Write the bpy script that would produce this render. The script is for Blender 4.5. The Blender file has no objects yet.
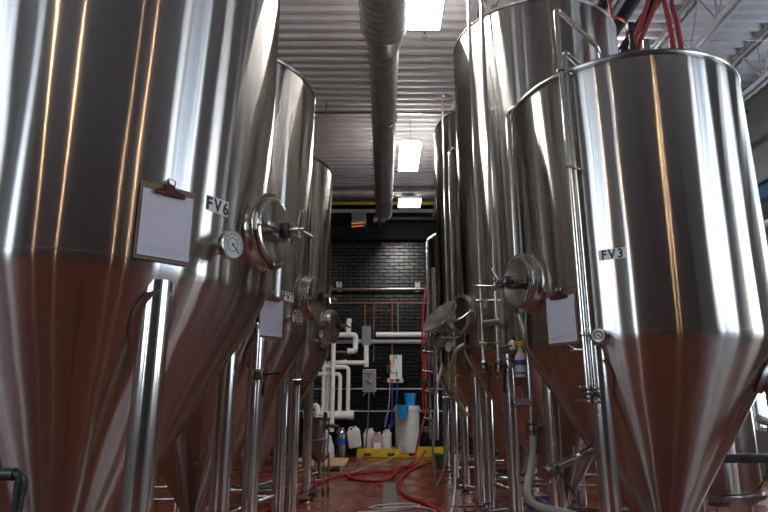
import bpy, bmesh, math, random
from mathutils import Vector, Matrix
random.seed(7)
PI = math.pi
C = bpy.context.scene.collection
scene = bpy.context.scene

# ------------------------------------------------------------ camera
cam_data = bpy.data.cameras.new('camera'); cam = bpy.data.objects.new('camera', cam_data); C.objects.link(cam)
cam.location = (0, 0, 1.2); cam.rotation_euler = (math.radians(90 + 14), 0, 0)
cam_data.sensor_width = 36; cam_data.lens = 36 * 570 / 768; cam_data.clip_start = .05
scene.camera = cam
# ------------------------------------------------------------ view + world
scene.view_settings.view_transform = 'Standard'; scene.view_settings.look = 'None'
scene.view_settings.gamma = 1; scene.view_settings.use_curve_mapping = False
scene.view_settings.exposure = -0.12
scene.cycles.sample_clamp_indirect = 3.0
w = bpy.data.worlds.new('world'); scene.world = w; w.use_nodes = True
w.node_tree.nodes['Background'].inputs[0].default_value = (.55, .65, .8, 1)
w.node_tree.nodes['Background'].inputs[1].default_value = .5
SKYLIGHT = 13.0      # brightness of the daylit panes
FIXTURE = 78.0       # brightness of the highbay diffusers
PENDANT = 15.0       # watts of each warm pendant behind the camera

# ------------------------------------------------------------ materials
def new_mat(name):
    m = bpy.data.materials.new(name); m.use_nodes = True
    nt = m.node_tree; return m, nt, nt.nodes['Principled BSDF']
def pmat(name, col, rough=.5, metal=0., spec=.5, bump=None, var=0., coat=0., trans=0., alpha=1.):
    m, nt, b = new_mat(name)
    b.inputs['Base Color'].default_value = (*col, 1); b.inputs['Roughness'].default_value = rough
    b.inputs['Metallic'].default_value = metal; b.inputs['Specular IOR Level'].default_value = spec
    b.inputs['Coat Weight'].default_value = coat; b.inputs['Transmission Weight'].default_value = trans
    b.inputs['Alpha'].default_value = alpha
    tc = nt.nodes.new('ShaderNodeTexCoord')
    nz = nt.nodes.new('ShaderNodeTexNoise'); nz.inputs['Scale'].default_value = 7; nz.inputs['Detail'].default_value = 5
    nt.links.new(tc.outputs['Object'], nz.inputs['Vector'])
    if var:
        mx = nt.nodes.new('ShaderNodeMixRGB'); mx.blend_type = 'MULTIPLY'; mx.inputs[0].default_value = 1
        rp = nt.nodes.new('ShaderNodeValToRGB'); rp.color_ramp.elements[0].position = .3; rp.color_ramp.elements[1].position = .7
        rp.color_ramp.elements[0].color = (1 - var,) * 3 + (1,); rp.color_ramp.elements[1].color = (1, 1, 1, 1)
        nt.links.new(nz.outputs['Fac'], rp.inputs[0]); mx.inputs[1].default_value = (*col, 1)
        nt.links.new(rp.outputs[0], mx.inputs[2]); nt.links.new(mx.outputs[0], b.inputs['Base Color'])
    if bump:
        bn = nt.nodes.new('ShaderNodeTexNoise'); bn.inputs['Scale'].default_value = bump[0]; bn.inputs['Detail'].default_value = 3
        nt.links.new(tc.outputs['Object'], bn.inputs['Vector'])
        bp = nt.nodes.new('ShaderNodeBump'); bp.inputs['Strength'].default_value = bump[1]; bp.inputs['Distance'].default_value = .01
        nt.links.new(bn.outputs['Fac'], bp.inputs['Height']); nt.links.new(bp.outputs[0], b.inputs['Normal'])
    return m
def emit(name, col, s):
    m, nt, b = new_mat(name)
    e = nt.nodes.new('ShaderNodeEmission'); e.inputs[0].default_value = (*col, 1); e.inputs[1].default_value = s
    nt.links.new(e.outputs[0], nt.nodes['Material Output'].inputs[0]); nt.nodes.remove(b); return m
def brushed(name, col, rough, aniso, seed=0):
    """sheet steel polished round its circumference: highlights stretch along the height"""
    m, nt, b = new_mat(name); nt.nodes.remove(b); N = nt.nodes.new
    g = N('ShaderNodeBsdfAnisotropic'); g.inputs['Color'].default_value = (*col, 1)
    g.inputs['Anisotropy'].default_value = aniso; g.inputs['Rotation'].default_value = ANI_ROT
    t = N('ShaderNodeTangent'); t.direction_type = 'RADIAL'; t.axis = 'Z'
    nt.links.new(t.outputs[0], g.inputs['Tangent'])
    tc = N('ShaderNodeTexCoord'); mp = N('ShaderNodeMapping'); mp.inputs['Scale'].default_value = (2.2, 2.2, .5)
    mp.inputs['Location'].default_value = (seed, seed * .7, 0)
    nz = N('ShaderNodeTexNoise'); nz.inputs['Scale'].default_value = 2.5; nz.inputs['Detail'].default_value = 4
    nt.links.new(tc.outputs['Object'], mp.inputs[0]); nt.links.new(mp.outputs[0], nz.inputs['Vector'])
    mr = N('ShaderNodeMapRange'); mr.inputs['To Min'].default_value = rough * .85; mr.inputs['To Max'].default_value = rough * 1.2
    nt.links.new(nz.outputs['Fac'], mr.inputs[0]); nt.links.new(mr.outputs[0], g.inputs['Roughness'])
    # very soft waviness of rolled sheet, mostly around the girth, and vertical grain
    n2 = N('ShaderNodeTexNoise'); n2.inputs['Scale'].default_value = 1.6; n2.inputs['Detail'].default_value = 1
    nt.links.new(mp.outputs[0], n2.inputs['Vector'])
    bp = N('ShaderNodeBump'); bp.inputs['Strength'].default_value = .35; bp.inputs['Distance'].default_value = .012
    nt.links.new(n2.outputs['Fac'], bp.inputs['Height']); nt.links.new(bp.outputs[0], g.inputs['Normal'])
    # clearer second lobe
    g2 = N('ShaderNodeBsdfAnisotropic'); g2.inputs['Color'].default_value = (*[c * .95 for c in col], 1)
    g2.inputs['Roughness'].default_value = .20; g2.inputs['Anisotropy'].default_value = .6; g2.inputs['Rotation'].default_value = ANI_ROT
    nt.links.new(t.outputs[0], g2.inputs['Tangent']); nt.links.new(bp.outputs[0], g2.inputs['Normal'])
    mix = N('ShaderNodeMixShader'); mix.inputs[0].default_value = .22
    nt.links.new(g.outputs[0], mix.inputs[1]); nt.links.new(g2.outputs[0], mix.inputs[2])
    nt.links.new(mix.outputs[0], nt.nodes['Material Output'].inputs[0]); return m
ANI_ROT = 0.0
M = {}
M['shell'] = brushed('brushed_steel_shell', (.50, .478, .445), .165, .88)
M['steel'] = pmat('polished_steel', (.72, .69, .64), .17, 1, bump=(9, .02))
M['steel2'] = pmat('satin_steel', (.42, .41, .39), .26, 1, bump=(60, .08))
M['cast'] = pmat('cast_steel', (.38, .37, .35), .22, 1, bump=(40, .1))
M['galv'] = pmat('galvanised', (.46, .46, .46), .36, .75, bump=(25, .15), var=.25)
M['black'] = pmat('black_plastic', (.012, .012, .013), .4)
M['blackduct'] = pmat('black_duct', (.01, .01, .011), .55)
M['rubber'] = pmat('rubber', (.02, .02, .02), .7)
M['hatch_shade'] = pmat('hatch_shade', (.03, .028, .026), .6)
M['white'] = pmat('white_enamel', (.72, .72, .72), .4)
M['pvc'] = pmat('white_pvc', (.82, .80, .78), .45, var=.1)
M['joist'] = pmat('painted_joist', (.36, .35, .36), .5, var=.15)
M['deck'] = pmat('painted_deck', (.50, .475, .48), .45, var=.12)
M['bluesteel'] = pmat('blue_steel', (.05, .12, .2), .5)
M['board'] = pmat('hardboard', (.17, .09, .045), .5, var=.3)
M['clip'] = pmat('rusty_clip', (.09, .025, .018), .35, .5, var=.3)
M['sticker'] = pmat('sticker', (.68, .69, .69), .4)
M['ink'] = pmat('ink', (.012, .012, .014), .5)
M['redhose'] = pmat('red_hose', (.30, .018, .018), .38, bump=(200, .1))
M['greyhose'] = pmat('grey_hose', (.30, .29, .25), .45)
M['clearhose'] = pmat('clear_hose', (.50, .49, .46), .3, trans=.2)
M['yellowhose'] = pmat('yellow_hose', (.30, .30, .12), .35)
M['purplehose'] = pmat('purple_hose', (.10, .09, .22), .4)
M['bluehose'] = pmat('blue_hose', (.02, .07, .35), .4)
M['blue'] = pmat('blue_plastic', (.01, .22, .55), .35)
M['green'] = pmat('green_plastic', (.01, .10, .05), .4)
M['yellow'] = pmat('yellow_plastic', (.62, .40, .02), .45, var=.15)
M['yellowpaint'] = pmat('yellow_paint', (.55, .42, .03), .5)
M['milky'] = pmat('milky_plastic', (.60, .58, .55), .45, var=.12)
M['amber'] = pmat('pink_liquid', (.38, .24, .23), .4)
M['wood'] = pmat('pallet_wood', (.50, .34, .19), .6, var=.25)
M['orange'] = emit('heater_glow', (1, .16, .04), .8)
M['red'] = pmat('red_plastic', (.5, .03, .02), .4)
M['copper'] = pmat('copper_pipe', (.34, .17, .10), .4, .9)
M['greybox'] = pmat('grey_box', (.16, .18, .19), .5)
M['panelbox'] = pmat('steel_box', (.33, .30, .28), .4, .6)
M['drain'] = pmat('drain_steel', (.25, .24, .22), .4, .9)
M['fixture'] = pmat('fixture_body', (.6, .6, .6), .4)
M['glow'] = emit('highbay_diffuser', (1, .97, .93), FIXTURE)
M['glow2'] = emit('low_panel_diffuser', (1, .97, .93), 7)
def pane_mat():
    m, nt, b = new_mat('daylit_pane'); nt.nodes.remove(b); N = nt.nodes.new
    tc = N('ShaderNodeTexCoord'); mp = N('ShaderNodeMapping'); mp.inputs['Scale'].default_value = (3.2, 3.2, .25)
    nz = N('ShaderNodeTexNoise'); nz.inputs['Scale'].default_value = 1.3; nz.inputs['Detail'].default_value = 4; nz.inputs['Roughness'].default_value = .65
    nt.links.new(tc.outputs['Object'], mp.inputs[0]); nt.links.new(mp.outputs[0], nz.inputs['Vector'])
    rp = N('ShaderNodeValToRGB'); e = rp.color_ramp.elements
    e[0].position = .40; e[0].color = (.13, .18, .26, 1); e[1].position = .62; e[1].color = (1, 1, .98, 1); k = e.new(.5); k.color = (.42, .52, .66, 1)
    nt.links.new(nz.outputs['Fac'], rp.inputs[0])
    em = N('ShaderNodeEmission'); em.inputs[1].default_value = SKYLIGHT; nt.links.new(rp.outputs[0], em.inputs[0])
    nt.links.new(em.outputs[0], nt.nodes['Material Output'].inputs[0]); return m
M['pane'] = pane_mat()
M['bulb'] = emit('warm_bulb', (1, .6, .3), 30)
M['dial'] = pmat('dial_face', (.50, .51, .50), .3)
M['dial_dark'] = pmat('dark_dial_face', (.10, .06, .05), .25)
M['greywall'] = pmat('painted_block', (.22, .215, .21), .7, var=.15)
M['darkwall'] = pmat('dark_wall', (.015, .015, .016), .6, var=.2)
M['blackbeam'] = pmat('black_panel', (.005, .005, .005), .7, spec=.15)
M['beigewall'] = pmat('pinkish_masonry', (.28, .17, .14), .7, var=.2)

M['concrete'] = pmat('grey_concrete', (.20, .195, .185), .45, var=.2)
def brick_mat():
    m, nt, b = new_mat('black_glossy_brick'); N = nt.nodes.new
    tc = N('ShaderNodeTexCoord'); sp = N('ShaderNodeSeparateXYZ'); cb = N('ShaderNodeCombineXYZ')
    nt.links.new(tc.outputs['Object'], sp.inputs[0]); nt.links.new(sp.outputs['X'], cb.inputs['X']); nt.links.new(sp.outputs['Z'], cb.inputs['Y'])
    br = N('ShaderNodeTexBrick'); br.inputs['Scale'].default_value = 1
    br.inputs['Brick Width'].default_value = .24; br.inputs['Row Height'].default_value = .085; br.inputs['Mortar Size'].default_value = .008
    br.inputs['Mortar Smooth'].default_value = .3
    br.inputs['Color1'].default_value = (.005, .005, .0055, 1); br.inputs['Color2'].default_value = (.009, .009, .010, 1); br.inputs['Mortar'].default_value = (.002, .002, .002, 1)
    nt.links.new(cb.outputs[0], br.inputs['Vector']); nt.links.new(br.outputs['Color'], b.inputs['Base Color'])
    b.inputs['Roughness'].default_value = .24
    iv = N('ShaderNodeMath'); iv.operation = 'SUBTRACT'; iv.inputs[0].default_value = 1; nt.links.new(br.outputs['Fac'], iv.inputs[1])
    ms = N('ShaderNodeMath'); ms.operation = 'MULTIPLY'; ms.inputs[1].default_value = .4; nt.links.new(iv.outputs[0], ms.inputs[0]); nt.links.new(ms.outputs[0], b.inputs['Specular IOR Level'])
    nz = N('ShaderNodeTexNoise'); nz.inputs['Scale'].default_value = 5; nz.inputs['Detail'].default_value = 4; nt.links.new(cb.outputs[0], nz.inputs['Vector'])
    ad = N('ShaderNodeMath'); ad.operation = 'MULTIPLY_ADD'; ad.inputs[1].default_value = 1.2; nt.links.new(nz.outputs['Fac'], ad.inputs[0]); nt.links.new(iv.outputs[0], ad.inputs[2])
    bp = N('ShaderNodeBump'); bp.inputs['Strength'].default_value = .8; bp.inputs['Distance'].default_value = .006
    nt.links.new(ad.outputs[0], bp.inputs['Height']); nt.links.new(bp.outputs[0], b.inputs['Normal']); return m
M['brick'] = brick_mat()
def floor_mat():
    m, nt, b = new_mat('wet_red_floor'); N = nt.nodes.new
    tc = N('ShaderNodeTexCoord')
    nz = N('ShaderNodeTexNoise'); nz.inputs['Scale'].default_value = 1.3; nz.inputs['Detail'].default_value = 6; nz.inputs['Roughness'].default_value = .6
    nt.links.new(tc.outputs['Object'], nz.inputs['Vector'])
    r = N('ShaderNodeValToRGB'); r.color_ramp.elements[0].position = .35; r.color_ramp.elements[1].position = .7
    r.color_ramp.elements[0].color = (.135, .033, .019, 1); r.color_ramp.elements[1].color = (.19, .050, .030, 1)
    nt.links.new(nz.outputs['Fac'], r.inputs[0]); nt.links.new(r.outputs[0], b.inputs['Base Color'])
    n2 = N('ShaderNodeTexNoise'); n2.inputs['Scale'].default_value = 2.1; n2.inputs['Detail'].default_value = 3
    nt.links.new(tc.outputs['Object'], n2.inputs['Vector'])
    r2 = N('ShaderNodeValToRGB'); r2.color_ramp.elements[0].position = .38; r2.color_ramp.elements[1].position = .62
    r2.color_ramp.elements[0].color = (.16,) * 3 + (1,); r2.color_ramp.elements[1].color = (.36,) * 3 + (1,)
    nt.links.new(n2.outputs['Fac'], r2.inputs[0]); nt.links.new(r2.outputs[0], b.inputs['Roughness'])
    n3 = N('ShaderNodeTexNoise'); n3.inputs['Scale'].default_value = 60; nt.links.new(tc.outputs['Object'], n3.inputs['Vector'])
    bp = N('ShaderNodeBump'); bp.inputs['Strength'].default_value = .12; bp.inputs['Distance'].default_value = .01
    nt.links.new(n3.outputs['Fac'], bp.inputs['Height']); nt.links.new(bp.outputs[0], b.inputs['Normal']); return m
M['floor'] = floor_mat()
def paper_mat():
    """white form with faint ruled rows and columns (object x across, z up)"""
    m, nt, b = new_mat('ruled_paper'); N = nt.nodes.new
    tc = N('ShaderNodeTexCoord')
    br = N('ShaderNodeTexBrick'); br.offset = 0; br.inputs['Scale'].default_value = 1
    br.inputs['Brick Width'].default_value = .017; br.inputs['Row Height'].default_value = .0085; br.inputs['Mortar Size'].default_value = .0007
    br.inputs['Color1'].default_value = br.inputs['Color2'].default_value = (.58, .57, .65, 1); br.inputs['Mortar'].default_value = (.46, .46, .53, 1)
    sp = N('ShaderNodeSeparateXYZ'); cb = N('ShaderNodeCombineXYZ')
    nt.links.new(tc.outputs['Object'], sp.inputs[0]); nt.links.new(sp.outputs['X'], cb.inputs['X']); nt.links.new(sp.outputs['Z'], cb.inputs['Y'])
    nt.links.new(cb.outputs[0], br.inputs['Vector']); nt.links.new(br.outputs['Color'], b.inputs['Base Color'])
    b.inputs['Roughness'].default_value = .6; return m
M['paper'] = paper_mat()
def grate_mat():
    m, nt, b = new_mat('slotted_grate'); N = nt.nodes.new
    tc = N('ShaderNodeTexCoord'); br = N('ShaderNodeTexBrick'); br.inputs['Scale'].default_value = 1
    br.inputs['Brick Width'].default_value = .05; br.inputs['Row Height'].default_value = .03; br.inputs['Mortar Size'].default_value = .008
    br.inputs['Color1'].default_value = br.inputs['Color2'].default_value = (.01, .01, .01, 1); br.inputs['Mortar'].default_value = (.26, .24, .21, 1)
    nt.links.new(tc.outputs['Object'], br.inputs['Vector']); nt.links.new(br.outputs['Color'], b.inputs['Base Color'])
    b.inputs['Metallic'].default_value = .5; b.inputs['Roughness'].default_value = .45; return m
M['grate'] = grate_mat()

# ------------------------------------------------------------ mesh building
def frame_axis(p, d):
    """matrix at p whose local z runs along d"""
    d = Vector(d).normalized(); q = d.to_track_quat('Z', 'Y')
    return Matrix.Translation(Vector(p)) @ q.to_matrix().to_4x4()
class MB:
    def __init__(s): s.v = []; s.f = []
    def add(s, vs, fs, mat=None):
        o = len(s.v)
        s.v += [tuple(mat @ Vector(v)) if mat else tuple(v) for v in vs]
        s.f += [tuple(i + o for i in f) for f in fs]; return s
    def box(s, c, d, mat=None, bev=0.):
        bm = bmesh.new(); bmesh.ops.create_cube(bm, size=1)
        for v in bm.verts: v.co = Vector((v.co.x * d[0] + c[0], v.co.y * d[1] + c[1], v.co.z * d[2] + c[2]))
        if bev: bmesh.ops.bevel(bm, geom=bm.edges[:], offset=bev, segments=2, affect='EDGES', profile=.5)
        bm.verts.index_update()
        s.add([v.co.copy() for v in bm.verts], [[v.index for v in f.verts] for f in bm.faces], mat); bm.free(); return s
    def lathe(s, prof, n=32, mat=None, cap=True):
        """prof: list of (radius, z)"""
        vs = []; fs = []; m = len(prof)
        for i in range(n):
            a = 2 * PI * i / n
            for r, z in prof: vs.append((r * math.cos(a), r * math.sin(a), z))
        for i in range(n):
            j = (i + 1) % n
            for k in range(m - 1): fs.append((i * m + k, j * m + k, j * m + k + 1, i * m + k + 1))
        if cap:
            if prof[0][0] > 1e-6: fs.append(tuple(i * m for i in reversed(range(n))))
            if prof[-1][0] > 1e-6: fs.append(tuple(i * m + m - 1 for i in range(n)))
        return s.add(vs, fs, mat)
    def rod(s, a, b, r, n=16, bev=0.):
        a = Vector(a); b = Vector(b); L = (b - a).length
        pr = [(r, 0), (r, L)] if not bev else [(r - bev, 0), (r, bev), (r, L - bev), (r - bev, L)]
        return s.lathe(pr, n, frame_axis(a, b - a))
    def tube(s, pts, r, n=12, cap=True):
        pts = [Vector(p) for p in pts]; k = len(pts); vs = []; fs = []
        t = [(pts[min(i + 1, k - 1)] - pts[max(i - 1, 0)]).normalized() for i in range(k)]
        up = Vector((0, 0, 1)) if abs(t[0].z) < .9 else Vector((1, 0, 0))
        u = (up - t[0] * up.dot(t[0])).normalized()
        for i in range(k):
            u = (u - t[i] * u.dot(t[i])).normalized(); v = t[i].cross(u)
            rr = r[i] if isinstance(r, (list, tuple)) else r
            for j in range(n):
                a = 2 * PI * j / n; vs.append(pts[i] + (u * math.cos(a) + v * math.sin(a)) * rr)
        for i in range(k - 1):
            for j in range(n):
                q = (j + 1) % n; fs.append((i * n + j, i * n + q, (i + 1) * n + q, (i + 1) * n + j))
        if cap: fs.append(tuple(reversed(range(n)))); fs.append(tuple((k - 1) * n + j for j in range(n)))
        return s.add(vs, fs)
    def torus(s, R, r, mat=None, n=32, m=10, sx=1., sy=1.):
        vs = []; fs = []
        for i in range(n):
            a = 2 * PI * i / n
            for j in range(m):
                b = 2 * PI * j / m; vs.append(((R + r * math.cos(b)) * math.cos(a) * sx, (R + r * math.cos(b)) * math.sin(a) * sy, r * math.sin(b)))
        for i in range(n):
            for j in range(m):
                p = (i + 1) % n; q = (j + 1) % m; fs.append((i * m + j, p * m + j, p * m + q, i * m + q))
        return s.add(vs, fs, mat)
    def sphere(s, c, r, n=16):
        pr = [(r * math.sin(PI * k / 8), -r * math.cos(PI * k / 8)) for k in range(9)]; pr[0] = (0, -r); pr[-1] = (0, r)
        return s.lathe(pr, n, Matrix.Translation(Vector(c)), cap=False)
    def build(s, name, mat, parent=None, smooth=True, loc=None, rotz=0.):
        me = bpy.data.meshes.new(name); me.from_pydata([tuple(v) for v in s.v], [], s.f); me.validate()
        bm = bmesh.new(); bm.from_mesh(me); bmesh.ops.remove_doubles(bm, verts=bm.verts, dist=1e-6); bmesh.ops.recalc_face_normals(bm, faces=bm.faces); bm.to_mesh(me); bm.free()
        me.materials.append(mat)
        if smooth: me.shade_smooth(); me.set_sharp_from_angle(angle=math.radians(38))
        o = bpy.data.objects.new(name, me); C.objects.link(o)
        if loc is not None: o.location = loc
        o.rotation_euler.z = rotz
        if parent is not None: o.parent = parent
        return o
def fillet(pts, r, n=6):
    """polyline with rounded corners"""
    P = [Vector(p) for p in pts]; out = [P[0]]
    for i in range(1, len(P) - 1):
        a = P[i - 1] - P[i]; b = P[i + 1] - P[i]; rr = min(r, a.length * .49, b.length * .49)
        p0 = P[i] + a.normalized() * rr; p1 = P[i] + b.normalized() * rr
        for k in range(n + 1):
            t = k / n; out.append(p0 * (1 - t) ** 2 + P[i] * 2 * t * (1 - t) + p1 * t * t)
    out.append(P[-1]); return out
def spline(pts, n=8):
    P = [Vector(p) for p in pts]; P = [P[0] * 2 - P[1]] + P + [P[-1] * 2 - P[-2]]; out = []
    for i in range(1, len(P) - 2):
        a, b, c, d = P[i - 1:i + 3]
        for k in range(n):
            t = k / n
            out.append(.5 * ((2 * b) + (c - a) * t + (2 * a - 5 * b + 4 * c - d) * t * t + (3 * b - a - 3 * c + d) * t ** 3))
    out.append(P[-2]); return out
def tag(o, label=None, cat=None, group=None, kind=None):
    if label: o['label'] = label
    if cat: o['category'] = cat
    if group: o['group'] = group
    if kind: o['kind'] = kind
    return o
def thing(name, label, cat, loc=(0, 0, 0), rotz=0., group=None):
    o = bpy.data.objects.new(name, None); o.empty_display_size = .1; C.objects.link(o)
    o.location = loc; o.rotation_euler.z = rotz; return tag(o, label, cat, group)
def struct(name, mb, mat, **k): return tag(mb.build(name, mat, **k), kind='structure')
def copy_tree(o, parent=None):
    c = o.copy(); C.objects.link(c); c.parent = parent
    for ch in o.children: copy_tree(ch, c)
    return c
def azn(a): a = math.radians(a); return Vector((math.sin(a), math.cos(a), 0))      # a: degrees from +Y towards +X
def azframe(a, r, z):
    """on a tank wall: local x to the right seen from outside, local -y outward, local z up"""
    n = azn(a); x = Vector((-n.y, n.x, 0)); p = n * r + Vector((0, 0, z))
    return Matrix(((x.x, -n.x, 0, p.x), (x.y, -n.y, 0, p.y), (0, 0, 1, p.z), (0, 0, 0, 1)))
OUT = Matrix.Rotation(PI / 2, 4, 'X')       # local z -> -y (outward in an azframe)
def text_geo(body, size):
    cu = bpy.data.curves.new('lettering', 'FONT'); cu.body = body; cu.size = size; cu.align_x = 'CENTER'; cu.align_y = 'CENTER'
    cu.offset = size * .04; cu.space_character = 1.35; cu.resolution_u = 3
    t = bpy.data.objects.new('lettering', cu); C.objects.link(t)
    me = bpy.data.meshes.new_from_object(t.evaluated_get(bpy.context.evaluated_depsgraph_get()))
    vs = [Vector((v.co.x * .84, v.co.y, 0)) for v in me.vertices]; fs = [tuple(p.vertices) for p in me.polygons]
    bpy.data.objects.remove(t); bpy.data.curves.remove(cu); bpy.data.meshes.remove(me); return vs, fs

# ------------------------------------------------------------ the room
XL, XR, YB, YF, ZC = -4.2, 6.0, -6.0, 13.2, 5.95
struct('floor', MB().box(((XL + XR) / 2, (YB + YF) / 2, -.1), (XR - XL + .4, YF - YB + .4, .2)), M['floor'], smooth=False)
for x0, x1, y0, y1 in ((3.3, XR, YB, 2.6), (XL, -2.7, YB, 1.2)):
    struct('floor', MB().box(((x0 + x1) / 2, (y0 + y1) / 2, .003), (x1 - x0, y1 - y0, .008)), M['concrete'], smooth=False)  # unseen slabs, added so the tank cones reflect grey
# corrugated deck: ribs run across the corridor
deck = MB(); pitch = .18; y = YB; prof = []
while y < YF:
    for dy, dz in ((0, 0), (.055, 0), (.085, .06), (.145, .06), (.175, 0)): prof.append((y + dy, ZC + dz))
    y += pitch
vs = []; fs = []
for (yy, zz) in prof: vs += [(XL, yy, zz), (XR, yy, zz)]
for i in range(len(prof) - 1): fs.append((2 * i, 2 * i + 1, 2 * i + 3, 2 * i + 2))
deck.add(vs, fs); struct('ceiling', deck, M['deck'], smooth=False)
# walls
def wall_with_holes(name, axis, pos, a0, a1, z0, z1, holes, mat, th=.2):
    """axis 'x': wall at x=pos running along y; holes [(a,b,za,zb)] sorted along a"""
    mb = MB(); rects = []; cur = a0
    for a, b, za, zb in holes:
        rects.append((cur, a, z0, z1)); rects.append((a, b, z0, za)); rects.append((a, b, zb, z1)); cur = b
    rects.append((cur, a1, z0, z1))
    for a, b, za, zb in rects:
        if b - a < 1e-4 or zb - za < 1e-4: continue
        c = ((a + b) / 2, (za + zb) / 2); d = (b - a, zb - za)
        if axis == 'x': mb.box((pos, c[0], c[1]), (th, d[0], d[1]))
        else: mb.box((c[0], pos, c[1]), (d[0], th, d[1]))
    return struct(name, mb, mat, smooth=False)
win_n = 0
def window(axis, pos, a, b, za, zb, nx, nz, pane='pane', fr='joist'):
    global win_n; win_n += 1
    f = MB(); g = MB(); t = .05
    def bar(a0, a1, z0, z1, mb=f, th=.1):
        c = ((a0 + a1) / 2, (z0 + z1) / 2)
        if axis == 'x': mb.box((pos, c[0], c[1]), (th, a1 - a0, z1 - z0))
        else: mb.box((c[0], pos, c[1]), (a1 - a0, th, z1 - z0))
    for i in range(nx + 1):
        x = a + (b - a - t) * i / nx; bar(x, x + t, za, zb)
    for i in range(nz + 1):
        z = za + (zb - za - t) * i / nz; bar(a + t, b - t, z, z + t, th=.08)
    bar(a + t / 2, b - t / 2, za + t / 2, zb - t / 2, g, .012)
    o = struct('window_%d' % win_n, f, M[fr], smooth=False); g.build('pane', M[pane], o, smooth=False); return o
wall_with_holes('wall_left', 'x', XL - .1, YB - .2, YF + .2, 0, ZC + .06, [(-3.2, -.3, 1.6, 4.9)], M['greywall'])
window('x', XL - .1, -3.2, -.3, 1.6, 4.9, 3, 3)
wall_with_holes('wall_right', 'x', XR + .1, YB - .2, YF + .2, 0, ZC + .06, [(-1.7, .9, 1.6, 4.9), (2.2, 3.1, 1.6, 4.9), (4.9, 6.9, 2.4, 5.2), (7.4, 9.6, .7, 1.9)], M['greywall'])
window('x', XR + .1, -1.7, .9, 1.6, 4.9, 3, 3)
window('x', XR + .1, 2.2, 3.1, 1.6, 4.9, 1, 3)
window('x', XR + .1, 4.9, 6.9, 2.4, 5.2, 2, 2)  # unseen window, added to brighten the ceiling at right
window('x', XR + .1, 7.4, 9.6, .7, 1.9, 2, 1)
wall_with_holes('wall_rear', 'y', YB - .1, XL, XR, 0, ZC + .06, [(-4.1, -3.3, 1.4, 4.6)], M['darkwall'])
window('y', YB - .1, -4.1, -3.3, 1.4, 4.6, 1, 3)
struct('wall_far', MB().box(((XL + XR) / 2, YF + .1, ZC / 2 + .03), (XR - XL, .2, ZC + .06)), M['brick'], smooth=False)
# far wall dressing under the deck
struct('trim_1', MB().box((.9, YF - .16, 5.86), (9.9, .3, .17)), M['beigewall'], smooth=False)
struct('trim_2', MB().box((.9, YF - .10, 5.56), (9.9, .18, .085)), M['joist'], smooth=False)
struct('trim_3', MB().box((.9, YF - .10, 5.18), (9.9, .18, .66)), M['blackbeam'], smooth=False)
struct('trim_4', MB().box((.9, YF - .03, .45), (9.9, .05, .9)), M['blackbeam'], smooth=False)
struct('trim_5', MB().box((.9, YF - .06, .92), (9.9, .1, .03)), M['joist'], smooth=False)

# joists along the hall: chords and zigzag web
def joist(label):
    t = thing('roof_joist', label, 'joist', group='open web roof joists')
    y0, y1 = YB + .05, YF - .05
    for zt, nm, h in ((5.905, 'top_chord', .05), (5.36, 'bottom_chord', .05)):
        mb = MB()
        for sx in (-.035, .035):
            mb.box((sx + (.0), (y0 + y1) / 2, zt), (.012, y1 - y0, h)); mb.box((sx * 1.7, (y0 + y1) / 2, zt + (h / 2 if nm == 'top_chord' else -h / 2) * .9), (.05, y1 - y0, .01))
        mb.build(nm, M['joist'], t, smooth=False)
    n = int((y1 - y0) / .61); mb = MB()
    for i in range(n):
        ya = y0 + i * .61
        mb.rod((0, ya, 5.36), (0, ya + .305, 5.9), .011, 8); mb.rod((0, ya + .305, 5.9), (0, ya + .61, 5.36), .011, 8)
        if i % 2: mb.rod((0, ya, 5.36), (0, ya, 5.9), .009, 8)
    mb.build('web', M['joist'], t); return t
j0 = joist('open web steel joist on the ceiling, second from the right wall')
jx = [(3.8, None), (5.1, 'open web steel joist at the top right corner beside the right wall'), (2.5, 'open web steel joist above the tall tank and black ducts'),
      (1.2, 'open web steel joist hidden mostly behind the tall right tanks'), (-.1, 'open web steel joist directly above the spiral duct'), (-2.6, 'open web steel joist over the left row of tanks')]
for i, (x, l) in enumerate(jx):
    o = j0 if i == 0 else copy_tree(j0); o.location.x = x
    if l: o['label'] = l
# crossing pipes under the deck
tag(MB().rod((XL, 8.55, 5.78), (XR, 8.55, 5.78), .03).build('sprinkler_pipe', M['cast']), 'thin dark pipe crossing under the corrugated ceiling past the spiral duct', 'pipe')
mb = MB().rod((XL, 11.1, 5.8), (XR, 11.1, 5.8), .025)
tag(mb.build('conduit', M['joist']), 'pale conduit crossing the ceiling just past the far light', 'conduit')
tag(MB().rod((XL, 6.75, 5.88), (XR, 6.75, 5.88), .004).build('ceiling_wire', M['cast']), 'thin wire line crossing the ceiling between the two lights', 'wire')
for x0, y0, lb in ((.52, 6.4, 'small round sprinkler head below the near corridor light'), (-.95, 8.5, 'small sprinkler head on the dark crossing pipe at left')):
    t = thing('ceiling_sprinkler', lb, 'sprinkler', (x0, y0, 0))
    MB().rod((0, 0, 5.7), (0, 0, 5.95), .012).build('stem', M['cast'], t)
    MB().lathe([(.0, 5.66), (.04, 5.67), (.045, 5.69), (.015, 5.71)], 16).build('deflector', M['joist'], t)

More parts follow.
